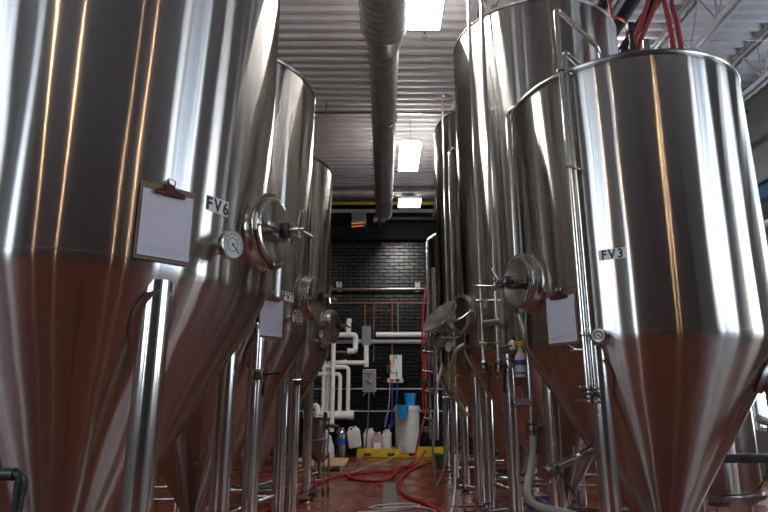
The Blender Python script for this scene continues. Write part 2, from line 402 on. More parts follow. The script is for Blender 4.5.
# spiral duct
mb = MB(); n = 40; ys = [2.6 + .0165 * i for i in range(int(9.15 / .0165))]; vs = []; fs = []
for i, yy in enumerate(ys):
    R0 = .25 if yy < 5.35 else (.25 - (.25 - .165) * min(1, (yy - 5.35) / .42))
    for j in range(n):
        a = 2 * PI * j / n; ph = ((yy / .1) + a / (2 * PI)) % 1
        r = R0 + (.010 * math.exp(-((ph - .5) / .12) ** 2) if not 5.33 < yy < 5.8 else 0) + (.008 if abs(yy - 5.35) < .02 or abs(yy - 5.79) < .02 else 0)
        vs.append((r * math.cos(a), yy, 5.1 + r * math.sin(a)))
for i in range(len(ys) - 1):
    for j in range(n):
        q = (j + 1) % n; fs.append((i * n + j, (i + 1) * n + j, (i + 1) * n + q, i * n + q))
fs.append(tuple(range(n))); fs.append(tuple((len(ys) - 1) * n + j for j in reversed(range(n))))
mb.add(vs, fs); t = thing('spiral_duct', 'round galvanised spiral duct running down the middle of the ceiling', 'duct')
mb.build('duct_tube', M['galv'], t)
MB().lathe([(.165, 0), (.178, .01), (.178, .05), (.165, .06)], 40, frame_axis((0, 11.72, 5.1), (0, 1, 0))).build('end_collar', M['galv'], t)
for yy in (4.2, 7.4, 10.6):
    MB().box((0, yy, 5.1 + .42), (.006, .02, .52)).torus(.185 if yy > 5 else .26, .006, frame_axis((0, yy, 5.1), (0, 1, 0))).build('hanger_strap', M['cast'], t)
t = thing('cross_duct', 'silver round duct crossing in front of the far black wall', 'duct')
mb = MB(); pr = []
for i in range(120):
    x = 9.6 * i / 119; pr.append((.115 + (.005 if i % 3 == 0 else 0), x))
mb.lathe(pr, 28, frame_axis((XL + .1, 12.35, 5.77), (1, 0, 0))).build('duct_tube', M['galv'], t)
tag(MB().rod((XL, 12.85, 5.70), (XR, 12.85, 5.70), .045).build('gas_pipe', M['yellowpaint']), 'yellow gas pipe running along the top of the far wall', 'pipe')
t = thing('black_pipe', 'thick black pipe high on the far wall with pale couplings', 'pipe')
MB().rod((-.1, 12.9, 5.33), (4.4, 12.9, 5.33), .06).build('pipe_run', M['black'], t)
for x in (-.2, -.02): MB().rod((x - .05, 12.9, 5.31), (x + .05, 12.9, 5.31), .085).build('coupling', M['beigewall'], t)
MB().rod((-.11, 12.9, 5.31), (-.11, 12.9, 5.15), .03).build('branch', M['black'], t)
t = thing('heater', 'dark unit heater with orange glowing bars high on far wall', 'heater', (-.62, 12.8, 5.08))
MB().box((.03, .1, .22), (.34, .26, .3), bev=.015).build('housing', M['greybox'], t)
for k in range(2): MB().rod((-.14, -.06, .0 + .075 * k), (.14, -.08, .02 + .075 * k), .012).build('heating_bar', M['orange'], t)

# highbay lights
def highbay(label, loc, w_=.36, L=1.2, wires=True, mat='glow'):
    t = thing('ceiling_light', label, 'light', loc, group='highbay lights')
    MB().box((0, 0, .045), (w_ * .8, L * .95, .07), bev=.01).build('housing', M['fixture'], t, smooth=False)
    MB().box((0, 0, 0), (w_, L, .03), bev=.008).build('diffuser', M[mat], t, smooth=False)
    if wires:
        for s in (-1, 1): MB().rod((0, s * L * .4, .08), (0, s * L * .4, .5), .004, 6).build('hanging_wire', M['cast'], t)
    return t
highbay('bright white highbay light nearest the camera beside the duct', (.47, 5.24, 5.4))
highbay('bright white highbay light halfway down the corridor ceiling', (.455, 9.53, 5.4))
highbay('low white light panel in front of the far wall duct', (.57, 12.05, 5.42), .5, .55, mat='glow2')
highbay('bright white highbay light above the right row of tanks', (3.15, 7.6, 5.75), wires=False)
highbay('bright white highbay light above the left row of tanks', (-3.2, 5.2, 5.4))

# warm pendants behind the camera, seen as long streaks in the steel
def pendant(label, x, y, z, pw=PENDANT):
    t = thing('pendant_lamp', label, 'lamp', (x, y, z), group='warm pendants behind the camera')
    MB().rod((0, 0, .16), (0, 0, 5.9 - z), .006, 8).build('cord', M['black'], t)
    MB().lathe([(.02, .17), (.05, .16), (.12, .03), (.122, .03), (.052, .165), (.02, .18)], 24, cap=False).build('lamp_shade', M['black'], t)
    MB().sphere((0, 0, .05), .035).build('bulb', M['bulb'], t)
    ld = bpy.data.lights.new('bulb_light', 'POINT'); ld.energy = pw; ld.color = (1, .68, .42); ld.shadow_soft_size = .015
    lo = bpy.data.objects.new('bulb_light', ld); C.objects.link(lo); lo.parent = t; lo.location = (0, 0, -.02); return t
pendant('warm pendant lamp nearest the left tank', -1.8, -.3, 4.3)
pendant('warm pendant lamp left of and behind the camera', -.9, -1.3, 4.3)
pendant('warm pendant lamp right of and behind the camera', 2.3, -1.1, 4.3)
pendant('warm pendant lamp farthest behind the camera', 2.8, -3.0, 4.3)

# ------------------------------------------------------------ tanks
def clamp(mb, p, d, r=.028): mb.rod(Vector(p) - Vector(d).normalized() * .009, Vector(p) + Vector(d).normalized() * .009, r, 20, .004)
def butterfly(p, d, hd, parent, handle='black', L=.15, name='butterfly_valve', r=.039):
    """valve in line at p along d, its handle pointing hd"""
    p = Vector(p); d = Vector(d).normalized(); hd = Vector(hd).normalized(); mb = MB()
    mb.rod(p - d * .022, p + d * .022, r, 20, .005); clamp(mb, p - d * .036, d, r * 1.12); clamp(mb, p + d * .036, d, r * 1.12)
    s = d.cross(hd).normalized(); mb.rod(p, p + s * (r + .035), .009, 10); mb.box((0, 0, 0), (.03, .03, .016), frame_axis(p + s * (r + .02), s), .003)
    for q in (-.036, .036): mb.rod(p + d * q - s * .02 + hd * r, p + d * q - s * .02 + hd * (r + .03), .006, 8); mb.box((0, 0, 0), (.014, .014, .018), frame_axis(p + d * q + hd * (r + .02), hd), .003)
    v = mb.build(name, M['cast'], parent)
    a = p + s * (r + .035); h = MB(); m = frame_axis(a, hd)
    h.box((0, 0, L / 2), (.022, .012, L), m, .005); h.box((0, 0, 0), (.035, .03, .03), m, .006)
    h.build('valve_handle', M[handle], v); return v
def make_shell(R, zs, zt, zb=.27):
    pr = [(.0, zb - .02), (.045, zb - .02), (.045, zb)]
    # cone
    slope = (R - .045) / (zs - .05 - zb)
    rk = .13; th = math.atan(slope); rc = R - rk
    for k in range(1, 13): z = zb + (zs - .05 - zb) * k / 12; pr.append((.045 + slope * (z - zb), z))
    pr = [p for p in pr if p[1] < zs - .12]
    for k in range(0, 9):
        a = th * (1 - k / 8); pr.append((rc + rk * math.cos(a), zs - rk * math.sin(a)))
    for k in range(1, 25): pr.append((R, zs + (zt - zs - .06) * k / 24))
    for k in range(1, 6): a = PI / 2 * k / 5 * .82; pr.append((R - .05 * (1 - math.cos(a)), zt - .06 + .05 * math.sin(a)))
    for k in range(1, 9): t = k / 8; r = (R - .04) * (1 - t); pr.append((r if k < 8 else 0, zt - .012 + .28 * math.sin(PI / 2 * t) ** 1.0 ))
    return MB().lathe(pr, 128, cap=False)
def cone_r(R, zs, z, zb=.27): return .045 + (R - .045) / (zs - .05 - zb) * (z - zb)
LEGS = (45, 135, 225, 315)
def make_tank(label, cx, cy, R, zs, zt, lo, mdir, mz, side, open_door=False, group='conical fermentation tanks', gauge_az=None, gauge_z=1.8, gauge_out=.09, gr=.066, weld=None, seed=0.):
    """side: +1 when the corridor lies towards +x of the tank"""
    t = thing('fermentation_tank', label, 'tank', (cx, cy, 0), group=group)
    make_shell(R, zs, zt).build('tank_shell', M['shell'], t)
    # welded joints
    for z in [zs + .005] + list(weld or ()): MB().torus(R - .0026, .003, Matrix.Translation((0, 0, z)), 128, 8).build('weld_seam', M['steel2'], t)
    MB().torus(R - .012, .016, Matrix.Translation((0, 0, zt - .012)), 96, 8).build('top_rim', M['steel2'], t)
    # legs
    rl = lo * math.sqrt(2)
    for a in LEGS:
        p = azn(a) * rl; ztop = zs - .05
        # where the leg meets the cone
        hit = zs - .05 - (R - rl + .03) * 1.6
        leg = MB().rod((p.x, p.y, .04), (p.x, p.y, ztop - .02), .057, 28).build('leg', M['steel'], t)
        nz = azn(a) * math.cos(math.radians(30)) - Vector((0, 0, 1)) * math.sin(math.radians(30))
        rp = rl - .0; zc = .27 + (rp - .045) * (zs - .05 - .27) / (R - .045)
        c = azn(a) * rp + Vector((0, 0, zc - .02))
        q = frame_axis(c + nz * .004 - Vector((0, 0, .05)) - azn(a) * .02, nz); sx = q.to_3x3() @ Vector((1, 0, 0))
        long_x = abs(sx.z) > .5
        q = q @ Matrix.Diagonal((1.7 if long_x else 1, 1 if long_x else 1.7, 1, 1))
        MB().lathe([(k_, z_) for k_, z_ in ((.098 * min(1, R), -.02), (.096 * min(1, R), .002), (.088 * min(1, R), .007), (.0, .009))], 40, q, cap=False).build('leg_pad', M['steel2'], leg)
        MB().rod((p.x, p.y, .05), (p.x, p.y, .09), .03).lathe([(.075, 0), (.075, .012), (.03, .035), (.02, .06)], 24, Matrix.Translation((p.x, p.y, 0))).build('foot', M['cast'], leg)
    # tie bars between the legs, corner to corner
    for (a, b, z) in ((45, 315, .44), (45, 315, .34), (135, 225, .30)):
        MB().rod(azn(a) * rl + Vector((0, 0, z)), azn(b) * rl + Vector((0, 0, z)), .016).build('tie_bar', M['steel2'], t)
    for a in (45, 135) if side > 0 else (225, 315):
        MB().rod(azn(a) * rl + Vector((0, 0, .38)), azn(a) * .12 + Vector((0, 0, .24)), .022).build('strut', M['steel2'], t)
    # bottom outlet: elbow and a valve on the corridor side
    od = azn(mdir); mb = MB().tube(fillet([(0, 0, .27), (0, 0, .16), od * (rl * .75) + Vector((0, 0, .16)), od * (R - .16) + Vector((0, 0, .20))], .06), .027)
    clamp(mb, (0, 0, .25), (0, 0, 1), .036); pipe = mb.build('outlet_pipe', M['steel'], t)
    butterfly(od * (R - .12) + Vector((0, 0, .2)), od, Vector((-od.y, od.x, 0)) * side * -1 + Vector((0, 0, .25)), pipe)
    # manway
    F = azframe(mdir + 12 * side, 0, 0); F.translation = azn(mdir) * (R - .005) + Vector((0, 0, mz)); F = F @ Matrix.Scale(1.09 if R < .8 else 1.06, 4); mw = MB()
    mw.lathe([(.185, -.14), (.183, .0), (.172, .02), (.170, .05), (.182, .054), (.184, .062), (.182, .070), (.150, .070), (.146, .05), (.146, -.1)], 56, F @ OUT, cap=False)
    mo = mw.build('manway', M['steel'], t)
    if not open_door:
        MB().lathe([(0, .078), (.09, .081), (.132, .092), (.150, .094), (.162, .087), (.162, .073), (.14, .07), (0, .066)], 56, F @ OUT, cap=False).build('manway_door', M['steel'], mo)
        MB().box((0, -.118, 0), (.27, .022, .028), F, .004).box((.165 * -side, -.08, 0), (.02, .05, .04), F, .005).box((.155 * side, -.085, 0), (.02, .05, .04), F, .005).rod(F @ Vector((.172 * -side, -.08, -.04)), F @ Vector((.172 * -side, -.08, .04)), .008).build('clamp_arm', M['cast'], mo)
        w = MB().rod(F @ Vector((0, -.09, 0)), F @ Vector((0, -.235, 0)), .012)
        w.rod(F @ Vector((0, -.175, 0)), F @ Vector((0, -.215, 0)), .020, 16, .004)
        for k in range(3):
            a = PI / 2 + 2 * PI * k / 3 + .35; w.rod(F @ Vector((0, -.205, 0)), F @ Vector((.085 * math.cos(a), -.235, .085 * math.sin(a))), .0105, 10, .002)
        w.build('wing_handle', M['cast'], mo)
        MB().box((0, -.135, 0), (.035, .05, .075), F, .008).build('handle_stop', M['black'], mo)
        MB().rod(F @ Vector((-.02, -.08, -.175)), F @ Vector((.02, -.08, -.175)), .016).box((0, -.07, -.16), (.03, .05, .03), F, .005).build('bottom_latch', M['cast'], mo)
    else:
        MB().lathe([(.147, .0), (.0, -.005)], 40, F @ OUT, cap=False).build('shade_disc', M['hatch_shade'], mo)  # dark disc painted as the shade inside the open hatch
        # door swung out and tipped
        D = frame_axis(DOOR_C, DOOR_N) @ Matrix.Scale(1.14, 4)
        MB().lathe([(0, -.012), (.09, -.004), (.140, .018), (.165, .026), (.169, .018), (.165, .008), (.14, .006), (.09, -.016), (0, -.026)], 56, D, cap=False).build('manway_door', M['steel2'], mo)
        h = F @ Vector((-.18 * side, -.06, 0))
        dl = Vector(DOOR_C)
        MB().tube(fillet([h, h + (dl - h) * .4 + Vector((0, 0, -.06)), dl + D.to_3x3() @ Vector((0, 0, -.05))], .05), .008).build('clamp_arm', M['cast'], mo)
        w = MB(); c = D @ Vector((0, 0, -.02)); e = D @ Vector((0, 0, -.14)); w.rod(c, e, .012)
        for k in range(3):
            a = 2 * PI * k / 3; w.rod(D @ Vector((0, 0, -.12)), D @ Vector((.075 * math.cos(a), .075 * math.sin(a), -.15)), .0085)
        w.build('wing_handle', M['cast'], mo)
    # thermometer
    if gauge_az is not None:
        G = azframe(gauge_az, R, gauge_z); rot = Matrix.Rotation(math.radians(0), 4, 'Z')
        g = MB().lathe([(.035, -.02), (.033, .012), (.016, .02), (.014, gauge_out - .022), (gr * .6, gauge_out - .018), (gr, gauge_out - .008), (gr, gauge_out + .012), (gr - .007, gauge_out + .015), (gr - .008, gauge_out + .008), (0, gauge_out + .008)], 40, G @ OUT, cap=False).build('thermometer', M['steel'], t)
        MB().lathe([(gr - .009, gauge_out + .0085), (gr - .009, gauge_out + .0105), (0, gauge_out + .0105)], 40, G @ OUT, cap=False).build('dial_face', M['dial'], g)
        tk = MB()
        for k in range(28):
            a = math.radians(-135 + 270 * k / 27); r0 = gr - .014; r1 = gr - (.026 if k % 3 == 0 else .02); m = G @ Matrix.Rotation(a, 4, 'Y')
            tk.box((0, -(gauge_out + .0115), (r0 + r1) / 2), (.003, .0008, r0 - r1), m)
        m = G @ Matrix.Rotation(math.radians(130), 4, 'Y'); tk.box((0, -(gauge_out + .0125), gr * .3), (.0045, .001, gr * .8), m); tk.torus(gr * .45, .0016, G @ Matrix.Translation((0, -(gauge_out + .0105), 0)) @ OUT, 24, 6)
        tk.lathe([(0, 0), (.006, 0), (.006, .003), (0, .003)], 12, G @ Matrix.Translation((0, -(gauge_out + .011), 0)) @ OUT)
        tk.build('dial_markings', M['ink'], g)
    return t
def sticker(t, body, R, az, z, w_=.14, h=.07, size=.062):
    p = MB(); vs = []; fs = []; n = 8
    for i in range(n + 1):
        a = az + math.degrees((.5 - i / n) * w_ / R); q = azn(a)
        for zz in (-h / 2, h / 2):
            for rr in (.0, .0022): vs.append(q * (R + rr) + Vector((0, 0, z + zz)))
    for i in range(n):
        b = i * 4; c = b + 4
        fs += [(b + 1, c + 1, c + 3, b + 3), (b, b + 2, c + 2, c), (b, c, c + 1, b + 1), (b + 2, b + 3, c + 3, c + 2)]
    fs += [(0, 1, 3, 2), (n * 4, n * 4 + 2, n * 4 + 3, n * 4 + 1)]
    p.add(vs, fs); s = p.build('number_sticker', M['sticker'], t, smooth=False); s['label'] = 'white sticker reading ' + body
    tv, tf = text_geo(body, size * 1.28); x0 = (min(v.x for v in tv) + max(v.x for v in tv)) / 2; y0 = (min(v.y for v in tv) + max(v.y for v in tv)) / 2
    wv = []
    for v in tv:
        q = azn(az - math.degrees((v.x - x0) / R)); wv.append(q * (R + .0035) + Vector((0, 0, z + v.y - y0)))
    MB().add(wv, tf).build('lettering', M['ink'], s, smooth=False)

RL = .85
t6 = make_tank('large brushed steel conical tank at far left marked FV6', -1.49, 2.85, .87, 1.73, 5.05, .57, 95.5, 2.01, 1, gauge_az=120, gauge_z=1.84)
t7 = make_tank('x', -1.5, 4.8, RL, 1.72, 3.95, .57, 95.5, 2.01, 1, gauge_az=117, gauge_z=1.80, weld=(2.9,)); t7['label'] = 'brushed steel conical tank in left row marked FV7, behind FV6'
for ch in t7.children:
    for d in ch.children:
        if d.name.startswith('dial_face'): d.data.materials[0] = M['dial_dark']
        if d.name.startswith('dial_markings'): d.data.materials[0] = M['sticker']
t8 = copy_tree(t7); t8.location.y = 6.7; t8['label'] = 'farthest brushed steel conical tank of left row marked FV8'
sticker(t6, 'FV6', .87, 120.5, 2.03, .125, .07); sticker(t7, 'FV7', RL, 118, 1.97); sticker(t8, 'FV8', RL, 108, 1.90)
t3 = make_tank('wide steel conical tank at right front marked FV3', 1.724, 3.82, .77, 1.56, 3.26, .50, -97, 1.94, -1, gauge_az=-141, gauge_z=1.535, gauge_out=.085, gr=.042)
sticker(t3, 'FV3', .77, -147.4, 2.003, .15, .062, .058)
DOOR_C = Vector((-1.138, -.5, 1.898)); DOOR_N = Vector((-.66, -.37, .655))
t2 = make_tank('tall steel tank behind FV3 with its round hatch hanging open', 1.65, 5.6, .87, 1.64, 4.97, .57, -99, 1.985, -1, open_door=True, weld=(2.82, 3.9))
sticker(t2, 'FV2', .87, -113 - 8, 2.03, .09, .07, .04)
t1 = make_tank('tall steel tank third in the right row, behind open hatch', 1.65, 7.45, .93, 1.64, 4.9, .57, -110, 1.97, -1, gauge_az=-122, weld=(3.0,))
t0 = make_tank('short steel tank at far end of the right row', 1.62, 9.45, .85, 1.7, 3.86, .57, -108, 1.97, -1, gauge_az=-118, weld=())
# a bright tank beyond FV3, by the right wall
tb = thing('serving_tank', 'steel tank at lower right edge beyond FV3', 'tank', (3.12, 5.95, 0))
MB().lathe([(0, .22), (.3, .23), (.46, .26), (.5, .32), (.5, 1.5), (.46, 1.56), (.3, 1.66), (0, 1.7)], 72, cap=False).build('tank_shell', M['shell'], tb)
for a in LEGS: p = azn(a) * .40; MB().rod((p.x, p.y, 0), (p.x, p.y, .30), .035).build('leg', M['steel'], tb)
MB().lathe([(.512, .0), (.512, .04), (.5, .04), (.5, 0)], 72, Matrix.Translation((0, 0, .30)), cap=False).build('bottom_band', M['steel2'], tb)
# ------------------------------------------------------------ pipework that belongs to single tanks (local coordinates)
def vpipe(t, pts, r, name='cleaning_pipe', mat='steel', fr=.05): return MB().tube(fillet([Vector(p) for p in pts], fr), r, 14).build(name, M[mat], t)
def world(t, *p): return [Vector(q) - t.location for q in p]
# FV3: twin pipes up the front, over the top; racking valve; side pipe with hose valve
a = world(t3, (1.115, 3.20, 1.26), (1.115, 3.20, 3.66), (1.55, 3.64, 3.66), (1.60, 3.70, 3.34)); p1 = vpipe(t3, a, .017)
a = world(t3, (1.155, 3.23, 1.26), (1.155, 3.23, 3.36), (1.40, 3.50, 3.37)); vpipe(t3, a, .017)
for z in (1.545, 2.55, 3.2):
    b = MB(); q = world(t3, (1.09, 3.195, z), (1.185, 3.235, z), (1.22, 3.30, z))
    b.rod(q[0], q[1], .011); b.rod(q[1], q[2], .009); clamp(b, world(t3, (1.115, 3.20, z))[0], (0, 0, 1), .026); clamp(b, world(t3, (1.155, 3.23, z))[0], (0, 0, 1), .024)
    b.build('pipe_bracket', M['cast'], t3)
q = world(t3, (1.128, 3.212, 1.22))[0]; butterfly(q, (0, 0, 1), (-.95, -.1, .05), t3, L=.07)
b = MB(); q2 = world(t3, (1.115, 3.20, 1.46), (1.04, 3.17, 1.46))
b.rod(q2[0], q2[1], .011); clamp(b, q2[1], q2[1] - q2[0], .018); b.rod(q2[1], q2[1] + Vector((-.03, 0, .03)), .006); b.build('sample_valve', M['cast'], t3)
q = world(t3, (1.45, 3.92, .92), (1.00, 3.60, .785)); rk = MB().rod(q[0], q[1], .024); clamp(rk, q[0].lerp(q[1], .55), q[1] - q[0], .036); rk.rod(q[0].lerp(q[1], .6), q[0].lerp(q[1], .6) + Vector((0, 0, .07)), .01); r_ = rk.build('racking_arm', M['steel'], t3)
butterfly(q[1] + (q[1] - q[0]).normalized() * .03, q[1] - q[0], (.35, -.1, -.62), r_, L=.17)
a = world(t3, (.985, 3.95, 1.05), (.985, 3.95, 1.5), (.935, 3.93, 1.75), (.935, 3.93, 3.33), (1.3, 3.83, 3.36)); vpipe(t3, a, .019, fr=.09)
q = world(t3, (.985, 3.95, 1.01))[0]; butterfly(q, (0, 0, 1), (-.2, -.1, -1), t3, L=.16)
b = MB(); q = world(t3, (.86, 3.92, 1.17), (.98, 3.95, 1.17), (.83, 3.91, 1.17)); b.rod(q[0], q[1], .027, 18, .004); clamp(b, q[0], q[1] - q[0], .034); b.rod(q[1] + Vector((-.04, 0, 0)), q[1] + Vector((-.05, -.01, .08)), .007); b.build('side_port', M['cast'], t3)
b = MB(); q = world(t3, (1.853, 3.75, 3.50)); b.rod(q[0], q[0] + Vector((0, 0, .38)), .018); b.box(tuple(q[0] + Vector((0, 0, .40))), (.06, .06, .085), bev=.012); b.rod(q[0] + Vector((0, 0, .2)), q[0] + Vector((0, 0, .26)), .028); b.box(tuple(q[0] + Vector((-.05, 0, .20))), (.1, .04, .03), bev=.008)
b.build('relief_valve', M['black'], t3)
b = MB().box(tuple(world(t3, (1.945, 3.72, 3.64))[0]), (.05, .014, .30), bev=.006); b.build('lifting_lug', M['steel2'], t3)
# tall tank: two risers with valves low down
for (x, y_, zb, zt_) in ((.862, 5.02, 1.50, 5.7), (.975, 4.93, 1.50, 5.7)):
    p = vpipe(t2, world(t2, (x, y_, zb), (x, y_, zt_)), .019)
    butterfly(world(t2, (x, y_, zb - .04))[0], (0, 0, 1), (-.12, -.1, -1), p, L=.22)
for z, k in ((2.15, 0), (2.02, 1)):
    b = MB(); q = world(t2, (.82, 5.0, z + .02), (1.02, 4.9, z)); b.rod(q[0], q[1], .009); b.rod(q[1], world(t2, (1.07, 5.0, z))[0], .009); b.build('pipe_bracket', M['cast'], t2)
b = MB(); q = world(t2, (.865, 4.96, 1.83), (1.0, 4.88, 1.84)); b.rod(q[0], q[1], .03, 20, .006); clamp(b, q[0].lerp(q[1], .7), q[1] - q[0], .038); b.build('spray_joint', M['steel2'], t2)
b = MB(); q = world(t2, (.89, 4.96, 1.66), (1.0, 4.9, 1.66)); b.rod(q[0], q[1], .008); s_ = b.build('sample_valve', M['cast'], t2)
q = world(t2, (.83, 4.98, 1.665), (.89, 4.96, 1.66)); MB().rod(q[0], q[1], .011, 10, .002).build('valve_handle', M['yellowpaint'], s_)
b = MB(); q = world(t2, (.70, 5.22, 1.66), (.80, 5.3, 1.66)); b.rod(q[0], q[1], .022); clamp(b, q[0], q[1] - q[0], .034); b.build('side_port', M['cast'], t2)
q = world(t2, (1.10, 4.93, 1.64)); b = MB().rod(q[0], q[0] + Vector((.05, .1, 0)), .025); clamp(b, q[0], (.05, .1, 0), .04); b.rod(q[0], q[0] + Vector((-.1, -.02, -.02)), .012); b.build('inlet_port', M['cast'], t2)
# third right tank: risers
vpipe(t1, world(t1, (.785, 6.98, 1.3), (.785, 6.98, 5.2), (.92, 7.03, 5.2)), .018)
vpipe(t1, world(t1, (.84, 6.86, 1.3), (.84, 6.86, 4.3), (.96, 6.98, 4.5)), .02)
for z in (1.9, 1.45, 1.2): MB().rod(*world(t1, (.70, 6.95, z), (.90, 6.85, z)), .02).build('pipe_bracket', M['cast'], t1)
butterfly(world(t1, (.785, 6.98, 1.26))[0], (0, 0, 1), (-.9, -.3, -.2), t1, L=.15)
vpipe(t0, world(t0, (.70, 9.0, .6), (.70, 9.0, 3.7), (.9, 9.1, 3.86)), .022)
vpipe(t0, world(t0, (.78, 8.8, .6), (.78, 8.8, 3.2)), .035)
for z in (.9, 1.3, 1.6, 1.9): MB().rod(*world(t0, (.60, 8.95, z), (.80, 8.85, z - .03)), .022).build('pipe_bracket', M['cast'], t0)
for z in (.75, 1.45): butterfly(world(t0, (.62, 8.9, z))[0], (.8, -.3, .2), (-.3, -.3, -.6), t0, L=.14)
# left tanks: riser with a valve in front of the legs of FV7, same on FV8
for t, dx in ((t7, 0), (t8, .0)):
    x, y_ = -.905, t.location.y - .70
    p = vpipe(t, world(t, (x, y_, .55), (x, y_, 1.72), (x - .15, y_ + .15, 1.76)), .015)
    butterfly(world(t, (x + .03, y_ - .02, 1.36))[0], (1, -.3, 0), (.0, -.2, -1), p, L=.13)
    h = MB(); h.rod(*world(t, (x + .05, y_ - .02, 1.36), (x + .19, y_ - .05, 1.37)), .009); h.build('valve_handle', M['black'], t)
for t in (t6, t7, t8):
    y_ = t.location.y; b = MB(); q = world(t, (-.95, y_ - .42, 1.34), (-.80, y_ - .50, 1.28))
    # small port beside the manway
    F = azframe(128, RL, 1.76)
# FV7 top rim fitting
MB().rod(Vector((.62, -.52, 3.86)), Vector((.66, -.54, 3.9)), .02).build('vent_stub', M['cast'], t7)

# ------------------------------------------------------------ clipboards
def clipboard(label, tank, R, az, z, grp='clipboards hung on tanks'):
    F = azframe(az, R + .012, z); loc = Vector(tank.location) + F.to_translation()
    t = thing('clipboard', label, 'clipboard', loc, math.atan2(F[1][0], F[0][0]), group=grp)
    MB().box((0, .0, 0), (.23, .005, .32), bev=.0022).build('backing_board', M['board'], t, smooth=False)
    pv = MB(); vs = []; fs = []; n = 8
    for i in range(n + 1):
        zz = -.145 + .275 * i / n; yy = -.0045 - .004 * math.sin(i / n * 3.1) - (.006 if i == 0 else 0)
        vs += [(-.105, yy, zz), (.105, yy, zz), (-.105, yy + .0012, zz), (.105, yy + .0012, zz)]
    for i in range(n):
        b = 4 * i; c = b + 4; fs += [(b, b + 1, c + 1, c), (b + 2, c + 2, c + 3, b + 3), (b, c, c + 2, b + 2), (b + 1, b + 3, c + 3, c + 1)]
    fs += [(0, 2, 3, 1), (4 * n, 4 * n + 1, 4 * n + 3, 4 * n + 2)]
    pp = pv.add(vs, fs).build('paper_sheet', M['paper'], t, smooth=False)
    k = MB(); pts = []
    for j in range(13): pts += [(-.092 + j * .0145, -.0128, -.128 + (.024 if j % 2 else 0)), (-.092 + (j + .6) * .0145, -.0126, -.126 + (.024 if j % 2 else 0))]
    k.tube(pts, .0008, 5)
    k.build('handwriting', M['pencil'], pp, smooth=False)
    c = MB(); vs = []; n = 10
    # sprung metal clip: a low trapezoid with rolled lower edge and a ring
    pts = [(-.062, 0), (.062, 0), (.058, .014), (.022, .026), (.016, .046), (-.016, .046), (-.022, .026), (-.058, .014)]
    vs = [(x, -.008 - (.016 if zz < .02 else .01), .118 + zz) for x, zz in pts] + [(x, -.004, .118 + zz) for x, zz in pts]
    m = len(pts); fs = [tuple(range(m)), tuple(reversed(range(m, 2 * m)))] + [(i, i + m, (i + 1) % m + m, (i + 1) % m) for i in range(m)]
    c.add(vs, fs); c.rod((-.062, -.02, .12), (.062, -.02, .12), .006, 10)
    cl = c.build('clip', M['clip'], t)
    MB().torus(.018, .0035, Matrix.Translation((0, -.014, .172)) @ Matrix.Rotation(PI / 2, 4, 'X'), 24, 8).lathe([(.0, .0), (.012, .0), (.012, .02), (0, .02)], 16, Matrix.Translation((0, .0, .178)) @ OUT).build('hanging_hook', M['cast'], cl)
    return t
M['pencil'] = pmat('pencil_grey', (.42, .42, .48), .6)
clipboard('clipboard with white form hung on the FV6 tank', t6, .87, 136.6, 1.885)
clipboard('clipboard with white form on the FV7 tank, partly hidden by FV6', t7, RL, 130.5, 1.79)
clipboard('clipboard with white form hung on the FV3 tank beside its hatch', t3, .77, -122.5, 1.665)

# ------------------------------------------------------------ hoses
def hose(name, label, pts, r, mat, cat='hose', group=None, n=10):
    o = MB().tube(spline(pts, 9), r, n).build(name, M[mat]); return tag(o, label, cat, group)
Zh = .022
hose('red_hose', 'thick red hose looping across the wet floor toward the left legs', [(-1.35, 6.2, Zh), (-1.15, 7.6, Zh), (-1.0, 8.4, Zh), (-.87, 9.0, Zh), (-.6, 9.6, Zh), (-.2, 9.95, Zh), (.12, 10.15, Zh), (.305, 10.4, Zh + .02), (.50, 11.2, Zh), (.62, 11.9, .12), (.72, 11.95, .5), (.85, 11.95, .9), (.92, 11.95, 1.0)], .022, 'redhose')
hose('red_hose', 'second red hose curling over the floor beside the drain', [(-.52, 9.35, Zh), (-.62, 9.75, Zh), (-.5, 9.2, Zh), (-.33, 9.0, Zh), (-.1, 8.95, Zh), (.1, 9.25, Zh), (.27, 10.1, Zh + .05), (.45, 10.7, Zh), (.62, 11.3, Zh), (.8, 11.7, .2)], .022, 'redhose')
hose('red_hose', 'red hose running from right row past the drain to the foreground', [(.75, 9.05, .28), (.62, 9.3, .2), (.45, 9.9, .05), (.33, 9.6, Zh), (.25, 9.0, Zh), (.21, 8.2, Zh), (.30, 7.5, Zh), (.47, 7.1, Zh), (.62, 6.5, Zh), (.72, 5.9, Zh)], .022, 'redhose')
hose('hanging_hose', 'red hose hanging down far wall at right, nearer the duct side', [(1.15, 11.9, 3.9), (1.0, 11.9, 3.75), (.86, 11.9, 3.3), (.80, 11.9, 2.6), (.80, 11.9, 1.9), (.79, 11.9, 1.2), (.80, 11.9, .9)], .022, 'redhose', group='red hoses hanging by the far wall')
hose('hanging_hose', 'red hose hanging down far wall at right, touching tank side', [(1.2, 11.85, 3.8), (1.08, 11.85, 3.62), (.94, 11.85, 3.2), (.87, 11.85, 2.6), (.85, 11.85, 1.9), (.84, 11.85, 1.3), (.86, 11.85, .9)], .022, 'redhose', group='red hoses hanging by the far wall')
hose('white_hose', 'thin white hose coiled in long loops over the floor drain', [(-.6, 6.4, .012), (-.2, 6.6, .012), (.1, 6.72, .012), (.40, 6.95, .012), (.25, 7.1, .012), (-.02, 7.02, .012), (-.17, 6.85, .012), (0, 6.7, .03), (.3, 6.82, .03), (.5, 6.8, .012), (.55, 6.6, .012), (.4, 6.35, .012), (.1, 6.1, .012), (-.2, 6.0, .012)], .010, 'clearhose')
